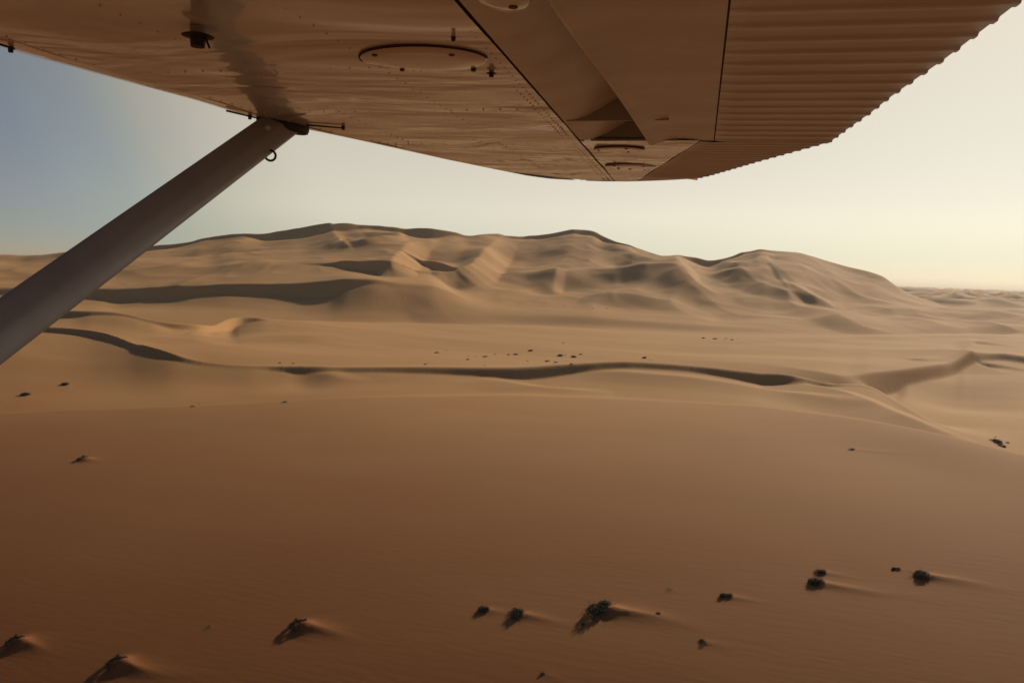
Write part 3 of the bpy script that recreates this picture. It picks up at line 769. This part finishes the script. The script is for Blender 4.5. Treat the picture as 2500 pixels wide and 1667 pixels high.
# 2 leading edge wrap and upper skin, one closed shell
def th(s_): return max(.05, .20 - .022 * max(0, s_ - 1.5) - .03 * max(0, s_ - 3.6))
rows = []
for i in range(91):
    s_ = S_IN + (4.60 - S_IN) * i / 90
    row = []
    a_, b_ = .24 * (1 - .25 * max(0, s_ - 1.8)), .42 * th(s_)
    for k in range(13):
        t_ = math.radians(150) * k / 12
        row.append(L3(LE(s_) - a_ * math.sin(t_), s_, b_ * (1 - math.cos(t_)) * 1.05))
    c0 = LE(s_) - a_ * .5; z0 = b_ * (1 + .866) * 1.05
    for k in range(1, 15):
        u = k / 14; c = c0 + (TE(s_) - c0) * u
        row.append(L3(c, s_, z0 * (1 - u) + th(s_) * .22 * math.sin(math.pi * min(1, u * 1.15) ** .7) + .006))
    rows.append(row)
wgrid('leading_edge_skin', rows, PAINT_LE_SHEEN, label='leading edge wrap of the wing, paled with painted sky sheen')
# 3 wing tip fairing
rows = []
tcs = np.linspace(tip_c[0] - .02, tip_c[-1], 40)
for c in tcs:
    s_ = STIP(c); row = []
    for k in range(9):
        t_ = math.pi * k / 8
        row.append(L3(c, s_ + .022 * math.sin(t_), .05 * (1 - math.cos(t_)) * .5))
    rows.append(row)
wgrid('wing_tip', rows, PAINT_AFT)
# 4 trench ahead of the flap: fore wall, closing ribs, flap
s_r1, s_r2 = cs(1480, 293)[1], cs(1480, 342)[1]
cove0 = -.470
rid = [cs(*p) for p in [(1340, 0), (1400, 85), (1480, 190), (1530, 262), (1580, 340)]]
def RIDGE(s_): return float(np.interp(s_, [p[1] for p in rid], [p[0] for p in rid])) + .015
APEX_Z = .095
def cove_z(c, s_):
    u = max(0, min(1, (c - cove0) / .21)); return APEX_Z * (u * u * (2.2 - 1.2 * u))
panel('flap_cove', lambda s_: SPAR + GAP, lambda s_: cove0 + .215, S_IN, s_r2, PAINT_AFT, 26, 70, cove_z)
for k, s_ in enumerate((s_r1, s_r2)):
    cc = np.linspace(cove0 - .01 + .03 * k, RIDGE(s_) + .10, 14)
    vs = []; fs = []
    n_ = len(cc)
    for off in (0, .006):
        for c in cc: vs.append(L3(c, s_ + off, -.003))
        for c in cc: vs.append(L3(c, s_ + off, max(.0, cove_z(c, s_) + .012 if c < cove0 + .215 else APEX_Z + .012)))
    for off in (0, 2 * n_):
        for i in range(n_ - 1): fs.append((off + i, off + i + 1, off + n_ + i + 1, off + n_ + i))
    for i in range(n_ - 1): fs.append((i, 2 * n_ + i, 2 * n_ + i + 1, i + 1))
    meshobj('rib', vs, fs, PAINT_STRUT, plane, smooth=False)
PER = .1025
def bead(s_, per=PER, amp=.011, ph=1.543e-3 * WH * 1944):
    f = ((s_ - ph) / per) % 1.0
    # broad flat land, narrow raised bead with soft shoulders
    x_ = abs(f - .5)
    return -amp * (1 - sstep(.16, .30, x_))
bead_v = lambda s_, per, amp, ph: -amp * (1 - sstep(.10, .22, abs((((s_ - ph) / per) % 1.0) - .5)))
C_BEAD = .030
def flap_nose(s_):
    R = RIDGE(s_); pts = []
    for k in range(11):
        t_ = math.pi * .5 * k / 10
        pts.append((R - .055 * math.cos(t_) + .02 * (1 - k / 10), APEX_Z * (1 - math.sin(t_)) ** 1.0 - .018 * (k / 10)))
    for k in range(1, 15):
        u = k / 14; c = R + (C_BEAD - .0035 - R) * u
        pts.append((c, -.018 * (1 - u) ** 2 + .020 * math.sin(math.pi * u) * (1 - u)))
    return pts
rows = [[L3(c, s_, z) for c, z in flap_nose(s_)] for s_ in np.linspace(S_IN, S_FLAP - .008, 90)]
wgrid('flap_nose_skin', rows, PAINT_AFT)
def beaded(name, f0, f1, s0, s1, per, amp, ph, nu=10, tipend=False, c_tip=None):
    nv = int((s1 - s0) / (per / 14))
    P_ = []
    ss = list(np.linspace(s0, s1, nv + 1))
    for s_ in ss:
        row = []
        c0, c1 = f0(s_), f1(s_)
        bz = float(bead_v(s_, per, amp, ph))
        c1 += .002 * bz / -amp
        for j in range(nu + 1):
            u = j / nu
            env = float(sstep(0, .06, u))
            row.append(L3(c0 + (c1 - c0) * u, s_, bz * env - .004 * u))
        # thin trailing edge, turned up and back
        row.append(L3(c1 + .001, s_, bz + .005)); row.append(L3(c1 - .06, s_, bz * .2 + .012))
        P_.append(row)
    return wgrid(name, P_, PAINT_AFT)
beaded('flap_beaded_skin', lambda s_: C_BEAD + .001, TE, S_IN, S_FLAP - .008, PER, .0042, 1.543e-3 * WH * 1944 - PER * .5)
beaded('aileron_skin', lambda s_: JOINT(s_) + GAP, TE, S_FLAP + .008, float(te_s[-1]), .062, .003, 0.01)
# triangle of aileron skin between the joint line, the last bead and the tip
P_ = []
sA = float(te_s[-1])
for i in range(9):
    t_ = i / 8; row = []
    for j in range(13):
        u = j / 12
        c0 = JOINT(sA) + GAP; c1 = TE(sA) + .006
        ct0 = jb[0] + GAP; ct = ct0 + (float(tip_c[-1]) - ct0) * u
        c = c0 + (c1 - c0) * u
        row.append(L3(c * (1 - t_) + ct * t_, sA * (1 - t_) + max(STIP(ct), sA) * t_, -.004 * u))
    P_.append(row)
wgrid('aileron_tip_skin', P_, PAINT_AFT)
# 5 glossy outboard panel between rear spar and aileron
panel('outboard_skin', lambda s_: SPAR + GAP, lambda s_: JOINT(s_) - GAP, s_r2 + .012, 4.30, PAINT, 24, 50, lambda c, s_: oil(c, s_ + .6) * 1.6, True, (SPAR + GAP, jb[0] - GAP))
# dark joints behind the gaps: recessed sealant strips
def strip(name, pts, wd, z=.006, mat=SEAMM):
    V_, F_ = [], []
    for i, (c, s_) in enumerate(pts):
        a_ = pts[max(0, i - 1)]; b_ = pts[min(len(pts) - 1, i + 1)]
        dx, dy = b_[0] - a_[0], b_[1] - a_[1]; l_ = math.hypot(dx, dy); nx, ny = -dy / l_ * wd, dx / l_ * wd
        for zz, sg_ in ((z, 1), (z, -1), (z + .004, -1), (z + .004, 1)): V_.append(L3(c + nx * sg_, s_ + ny * sg_, zz))
    for i in range(len(pts) - 1):
        for k in range(4): F_.append((4 * i + k, 4 * i + (k + 1) % 4, 4 * i + 4 + (k + 1) % 4, 4 * i + 4 + k))
    return meshobj(name, V_, F_, mat, plane)
lin = lambda p, q, n_=24: [(p[0] + (q[0] - p[0]) * i / n_, p[1] + (q[1] - p[1]) * i / n_) for i in range(n_ + 1)]
strip('joint_seal', lin((SPAR, S_IN), (SPAR, STIP(SPAR) - .02)), .012, .004)
strip('joint_seal', lin((C_BEAD, S_IN), (C_BEAD, S_FLAP)), .012, .004)
strip('joint_seal', lin((cove0 + .03, s_r2 + .004), (TE(S_FLAP) - .05, S_FLAP)), .012, .005)
strip('joint_seal', lin(ja, jb), .012, .004)
# 6 rivets: one part, too small to pick apart
RV, RF = [], []
def rivet(c, s_, r_=.0042, h_=.0018):
    r_ *= .8
    if c < LE(s_) + .015: return
    k = len(RV)
    for i in range(6):
        t_ = math.pi / 3 * i; RV.append(L3(c + r_ * math.cos(t_), s_ + r_ * math.sin(t_), -.0004 + .002))
    for i in range(6):
        t_ = math.pi / 3 * i; RV.append(L3(c + r_ * .55 * math.cos(t_), s_ + r_ * .55 * math.sin(t_), -h_))
    for i in range(6): RF.append((k + i, k + (i + 1) % 6, k + 6 + (i + 1) % 6, k + 6 + i))
    RF.append(tuple(range(k + 6, k + 12)))
def rivet_row(p, q, sp_, off=0, r_=.0042):
    l_ = math.hypot(q[0] - p[0], q[1] - p[1]); n_ = int(l_ / sp_)
    nx, ny = -(q[1] - p[1]) / l_ * off, (q[0] - p[0]) / l_ * off
    for i in range(n_ + 1):
        u = i / max(1, n_); rivet(p[0] + (q[0] - p[0]) * u + nx, p[1] + (q[1] - p[1]) * u + ny, r_)
rivet_row((SPAR, 1.4), (SPAR, STIP(SPAR) - .05), .045, .030, .0055)
rivet_row((SPAR, 2.3), (SPAR, STIP(SPAR) - .05), .045, .055)
rivet_row(ja, jb, .045, .022, .006); rivet_row(ja, jb, .045, .042, .006)
for k in range(len(le) - 1):
    rivet_row(le[k], le[k + 1], .05, -.02, .004)
for s_ in (1.35, 2.05, 2.62, 3.32, 4.0):
    rivet_row((LE(s_) + .05, s_), (SPAR - .06, s_), .055, 0, .004)
for c in (-1.28, -.88):
    rivet_row((c, 1.2), (c + .06, 4.3), .06, 0, .0038)
nb = int((S_FLAP - .7) / PER)
for k in range(nb):
    s_ = 1.543e-3 * WH * 1944 + PER * (k - 7)
    if s_ < S_FLAP - .05: rivet(C_BEAD + .02, s_, .005); rivet(TE(s_) - .04, s_, .005)
rv = meshobj('rivets', RV, RF, PAINT, plane); rv['kind'] = 'stuff'
# 7 access covers
def cover(px_l, px_r, px_t, px_b, screws, big=True):
    l_, r_, t_, b_ = cs(*px_l), cs(*px_r), cs(*px_t), cs(*px_b)
    cx = (l_[0] + r_[0]) / 2; cy = (t_[1] + b_[1]) / 2
    rx = abs(r_[0] - l_[0]) / 2; ry = abs(t_[1] - b_[1]) / 2
    V_, F_ = [], []
    n_ = 40
    for k, (f, z) in enumerate(((1, .001), (1, -.0045), (.965, -.006), (.6, -.0075), (.25, -.008))):
        for i in range(n_):
            t = 2 * math.pi * i / n_; V_.append(L3(cx + rx * f * math.cos(t), cy + ry * f * math.sin(t), z))
    for k in range(4):
        for i in range(n_): F_.append((k * n_ + i, k * n_ + (i + 1) % n_, (k + 1) * n_ + (i + 1) % n_, (k + 1) * n_ + i))
    F_.append(tuple(range(4 * n_, 5 * n_)))
    o = meshobj('access_cover', V_, F_, PAINT, plane, smooth=True)
    V2, F2 = [], []
    for f, z in ((1.0, -.002), (1.0, -.0055), (1.010, -.0055), (1.02, .001)):
        for i in range(n_):
            t = 2 * math.pi * i / n_; V2.append(L3(cx + rx * f * math.cos(t), cy + ry * f * math.sin(t), z if math.sin(t) < .1 else .002 + z * .1))
    for k in range(3):
        for i in range(n_): F2.append((k * n_ + i, k * n_ + (i + 1) % n_, (k + 1) * n_ + (i + 1) % n_, (k + 1) * n_ + i))
    meshobj('cover_gap_shadow', V2, F2, SEAMM, o)  # dark half ring stands in for the shadow in the cover's gap
    for sx_, sy_, sr_ in screws:
        c, s_ = cs(sx_, sy_)
        v1, f1 = tube(L3(c, s_, 0), L3(c, s_, -.0095), sr_ * 1.0, sr_ * .7, 10)
        meshobj('screw', v1, f1, DARKM, o, smooth=False)
cover((872, 138), (1206, 158), (1040, 108), (1050, 172), [(915, 128, .009), (1103, 127, .010), (982, 165, .0085), (1156, 166, .0085), (1107, 91, .006)])
cover((1452, 364), (1573, 364), (1512, 356), (1514, 371), [(1529, 359, .010), (1534, 367, .008), (1461, 363, .006)])
cover((1478, 404), (1600, 404), (1540, 398.5), (1540, 411), [(1500, 401, .010), (1571, 403, .010), (1538, 409.5, .011), (1510, 408, .009)])
cover((1156, -18), (1290, -12), (1222, -52), (1222, 26), [(1253, 8, .013)])
# 8 drain and vent fittings hanging from the skin
def fitting(x, y, r_, name, lab, hook=False):
    c, s_ = cs(x, y)
    parts = [tube(L3(c, s_, 0), L3(c, s_, -.5 * r_), r_ * .48, r_ * .46, 18)]
    o = meshobj(name, *join(parts), PAINT_STRUT, plane); o['label'] = lab
    v1, f1 = join([tube(L3(c, s_, -.5 * r_), L3(c, s_, -.58 * r_), r_ * .8, r_, 24), tube(L3(c, s_, -.58 * r_), L3(c, s_, -.66 * r_), r_, r_ * .6, 24)])
    meshobj('flange', v1, f1, RUBBER, o)
    v1, f1 = tube(L3(c, s_, -.6 * r_), L3(c, s_, -1.25 * r_), r_ * .5, r_ * .42, 18)
    meshobj('plug', v1, f1, RUBBER, o)
    if hook:
        v1, f1 = tube(L3(c + r_ * .5, s_, -.6 * r_), L3(c + r_ * .85, s_, -1.35 * r_), r_ * .07, r_ * .07, 8)
        meshobj('lever', v1, f1, RUBBER, o)
fitting(483, 66, .036, 'fuel_vent', 'dark round vent fitting hanging below the wing', True)
fitting(1200, 172, .014, 'drain_valve', 'small dark drain valve beside the oval cover')
# 9 strut from the front spar down to the fuselage sill
ctr = cs(692, 300)
A3 = Vector(L3(ctr[0], ctr[1], -.0)) + Vector((0, 0, CAM_H + WH))
dA = (A3 - EYE).dot(FWD)
dlow = px_dir(-22, 824); 
B3 = EYE + dlow * (dA / 1.62)
Dn = (B3 - A3)
A3 = A3 - Dn.normalized() * .05
B3 = A3 + Dn * 1.9
ax = Dn.normalized()
view = (A3 + Dn * .5 - EYE).normalized()
wax = ax.cross(view).normalized()                    # across the strut as seen
nax = wax.cross(ax).normalized()
# chord of the strut lies along the wind, close to the wing chord
off = plane.location
rows = []
for i in range(2):
    c_ = (A3 if i == 0 else B3) - off
    ring = []
    for k in range(48):
        t_ = 2 * math.pi * k / 48
        x_ = math.cos(t_); y_ = math.sin(t_) * (.62 + .38 * (1 - abs(x_)))
        p_ = c_ + wax * (.0605 * x_) + nax * (.024 * y_)
        ring.append(tuple(p_))
    ring.append(ring[0]); rows.append(ring)
strut = wgrid('wing_strut', rows, PAINT_STRUT, label='broad grey brown streamlined wing strut')
# rubber cuff following the skin
V_, F_ = [], []
ce = cs(692, 301)
e1 = Vector(L3(*cs(742, 312))) - Vector(L3(*cs(640, 290))); e1.z = 0
e2 = Vector((-e1.y, e1.x, 0)).normalized() * .046
cen = (Vector(L3(*cs(742, 312))) + Vector(L3(*cs(640, 290)))) * .5
e1 = e1 * .60
for k, (f, z) in enumerate(((1.03, .004), (1.03, -.012), (.97, -.026), (.85, -.030))):
    for i in range(32):
        t_ = 2 * math.pi * i / 32
        p_ = cen + e1 * (f * math.cos(t_)) + e2 * (f * math.sin(t_)) * (.7 + .3 * abs(math.sin(t_))); V_.append((p_.x, p_.y, z))
for k in range(3):
    for i in range(32): F_.append((k * 32 + i, k * 32 + (i + 1) % 32, (k + 1) * 32 + (i + 1) % 32, (k + 1) * 32 + i))
F_.append(tuple(range(96, 128)))
meshobj('strut_cuff', V_, F_, RUBBER, plane, smooth=False)
def on_strut(x, y):
    """strut surface point under a sight line"""
    d = px_dir(x, y); o0 = A3 + nax * 0
    t_ = (o0 - EYE).dot(nax) / d.dot(nax); return EYE + d * t_ - off
b0 = on_strut(643, 321)
sgn = 1 if nax.dot(EYE - A3) > 0 else -1
v1, f1 = join([tube(b0 + nax * sgn * .012, b0 + nax * sgn * .030, .0105, .0095, 14), tube(b0 + nax * sgn * .030, b0 + nax * sgn * .034, .007, .004, 14)])
meshobj('bolt', v1, f1, PAINT_AFT, strut)
# tie-down ring under the strut
r0 = on_strut(660, 380)
V_, F_ = [], []
dv = px_dir(660, 380).normalized(); ru = dv.cross(Vector((0, 0, 1))).normalized(); rv_ = ru.cross(dv)
for i in range(28):
    t_ = 2 * math.pi * i / 28
    cdir = ru * math.cos(t_) + rv_ * math.sin(t_)
    for j in range(8):
        q_ = 2 * math.pi * j / 8
        V_.append(r0 + cdir * (.0185 + .0042 * math.cos(q_)) + dv * (.0042 * math.sin(q_)))
for i in range(28):
    for j in range(8): F_.append((i * 8 + j, i * 8 + (j + 1) % 8, ((i + 1) % 28) * 8 + (j + 1) % 8, ((i + 1) % 28) * 8 + j))
meshobj('tie_down_ring', V_, F_, RUBBER, strut, smooth=True)
for x0, y0, x1, y1, bx, by in ((748, 303, 836, 309, 838, 309), (553, 268, 636, 287, 610, 283), (-20, 99, 36, 114, 26, 116)):
    p_, q_ = cs(x0, y0), cs(x1, y1); b_ = cs(bx, by)
    v1, f1 = join([tube(L3(p_[0], p_[1], -.004), L3(q_[0], q_[1], -.006), .0035, .0025, 8), tube(L3(b_[0], b_[1], .002), L3(b_[0], b_[1], -.013), .007, .006, 10)])
    meshobj('bonding_strip', v1, f1, RUBBER, plane)
#WING_END
# ------------------------------------------------------------------ shrubs, each with woody twigs and foliage
LEAF, _t, _b = mat_new('shrub_leaves'); _b.inputs['Base Color'].default_value = (.022, .020, .012, 1); _b.inputs['Roughness'].default_value = .9; _b.inputs['Specular IOR Level'].default_value = .1
TWIG, _t, _b = mat_new('shrub_twigs'); _b.inputs['Base Color'].default_value = (.055, .038, .024, 1); _b.inputs['Roughness'].default_value = .9
def leaf_mesh(kind, seed):
    r_ = random.Random(seed); V_, F_ = [], []
    nl = {'bush': 1700, 'drift': 900, 'tuft': 420, 'sparse': 60}[kind]
    lobes = [(r_.uniform(-.45, .45), r_.uniform(-.4, .4), r_.uniform(.35, .62)) for _ in range(6)]
    for i in range(nl):
        if kind == 'drift':
            # a ragged cap hugging the windward half of the mound
            a_ = r_.uniform(math.pi * .45, math.pi * 1.6); q = r_.uniform(.55, 1.05) ** .8
            x_, y_ = q * math.cos(a_), q * math.sin(a_) * .95
            z_ = .62 * math.sqrt(max(0, 1.1 - q * q)) * r_.uniform(.55, 1.05)
            if r_.random() < .35:
                x_ = r_.uniform(-.7, .35); y_ = .25 + .25 * math.sin(x_ * 5) ; z_ = .66 + r_.uniform(-.06, .08)
        else:
            lx, ly, lr = lobes[i % 6]
            th_, ph_ = r_.uniform(0, 2 * math.pi), math.acos(r_.uniform(-.1, 1))
            q = lr * (.55 + .5 * r_.random())
            x_ = lx + q * math.sin(ph_) * math.cos(th_); y_ = ly + q * math.sin(ph_) * math.sin(th_); z_ = .12 + q * math.cos(ph_) * 1.15
        sz = r_.uniform(.05, .12) * (1.4 if kind == 'tuft' else 1)
        a1, a2 = r_.uniform(0, 6.28), r_.uniform(-1.2, 1.2)
        ux, uy, uz = math.cos(a1) * math.cos(a2), math.sin(a1) * math.cos(a2), math.sin(a2)
        vx, vy, vz = -math.sin(a1), math.cos(a1), r_.uniform(-.5, .5)
        k = len(V_)
        V_ += [(x_, y_, z_), (x_ + ux * sz + vx * sz * .35, y_ + uy * sz + vy * sz * .35, z_ + uz * sz), (x_ + ux * sz * 1.9, y_ + uy * sz * 1.9, z_ + uz * sz * 1.9),
               (x_ + ux * sz - vx * sz * .35, y_ + uy * sz - vy * sz * .35, z_ + uz * sz - vz * sz * .3)]
        F_.append((k, k + 1, k + 2, k + 3))
    return V_, F_
def twig_mesh(kind, seed):
    r_ = random.Random(seed + 50); V_, F_ = [], []
    n_ = {'bush': 34, 'drift': 26, 'tuft': 14, 'sparse': 16}[kind]
    for i in range(n_):
        a_ = r_.uniform(0, 6.28); el_ = r_.uniform(.1, 1.2); ln = r_.uniform(.8, 1.4)
        p = Vector((r_.uniform(-.25, .25), r_.uniform(-.25, .25), -.12)); rad = r_.uniform(.018, .032)
        d = Vector((math.cos(a_) * math.cos(el_), math.sin(a_) * math.cos(el_), math.sin(el_)))
        for k in range(3):
            q = p + d * ln / 3
            v1, f1 = tube(p, q, rad, rad * .65, 4, False)
            b_ = len(V_); V_ += v1; F_ += [tuple(t_ + b_ for t_ in f) for f in f1]
            p = q; rad *= .65; d = (d + Vector((r_.uniform(-.4, .4), r_.uniform(-.4, .4), r_.uniform(-.25, .3)))).normalized()
    return V_, F_
SRC = {}
for kind in ('bush', 'drift', 'tuft', 'sparse'):
    for v_ in range(3):
        lm = bpy.data.meshes.new('foliage'); a_, b_ = leaf_mesh(kind, 10 * v_ + len(kind)); lm.from_pydata([tuple(q) for q in a_], [], b_); lm.materials.append(LEAF)
        tm = bpy.data.meshes.new('twigs'); a_, b_ = twig_mesh(kind, 10 * v_ + len(kind)); tm.from_pydata([tuple(q) for q in a_], [], b_); tm.materials.append(TWIG)
        SRC[kind, v_] = (lm, tm)
for i, ((gx, gy, Rm, rr), (px_, py_, wpx, tl, mh, kd, lab)) in enumerate(zip(placed, SHRUBS)):
    z_ = ground(gx, gy) - (.42 if kd == 'drift' else .16) * Rm
    rz = math.atan2(WD[1], WD[0]) + (random.uniform(-.3, .3) if kd == 'drift' else random.uniform(-3, 3))
    hs = {'bush': .72, 'drift': .72, 'tuft': .6, 'sparse': .8}[kd]
    grp = 'shrubs on the near dune flank' if py_ > 1090 and px_ < 2400 else ('shrubs scattered on the plain' if 820 < py_ < 900 else 'shrubs dotted about the dunes')
    root = bpy.data.objects.new('desert_shrub', None); root.empty_display_size = .3
    root.location = (gx, gy, z_); root.rotation_euler = (0, 0, rz); ks_ = 1.05 if kd == 'drift' else 1.4
    root.scale = (Rm * ks_, Rm * ks_, Rm * hs * (1.1 if kd == 'drift' else 1.3))
    C.objects.link(root); put(root, lab, 'shrub', grp)
    lm, tm = SRC[kd, i % 3]
    o1 = bpy.data.objects.new('foliage', lm); C.objects.link(o1); o1.parent = root
    o2 = bpy.data.objects.new('twigs', tm); C.objects.link(o2); o2.parent = root
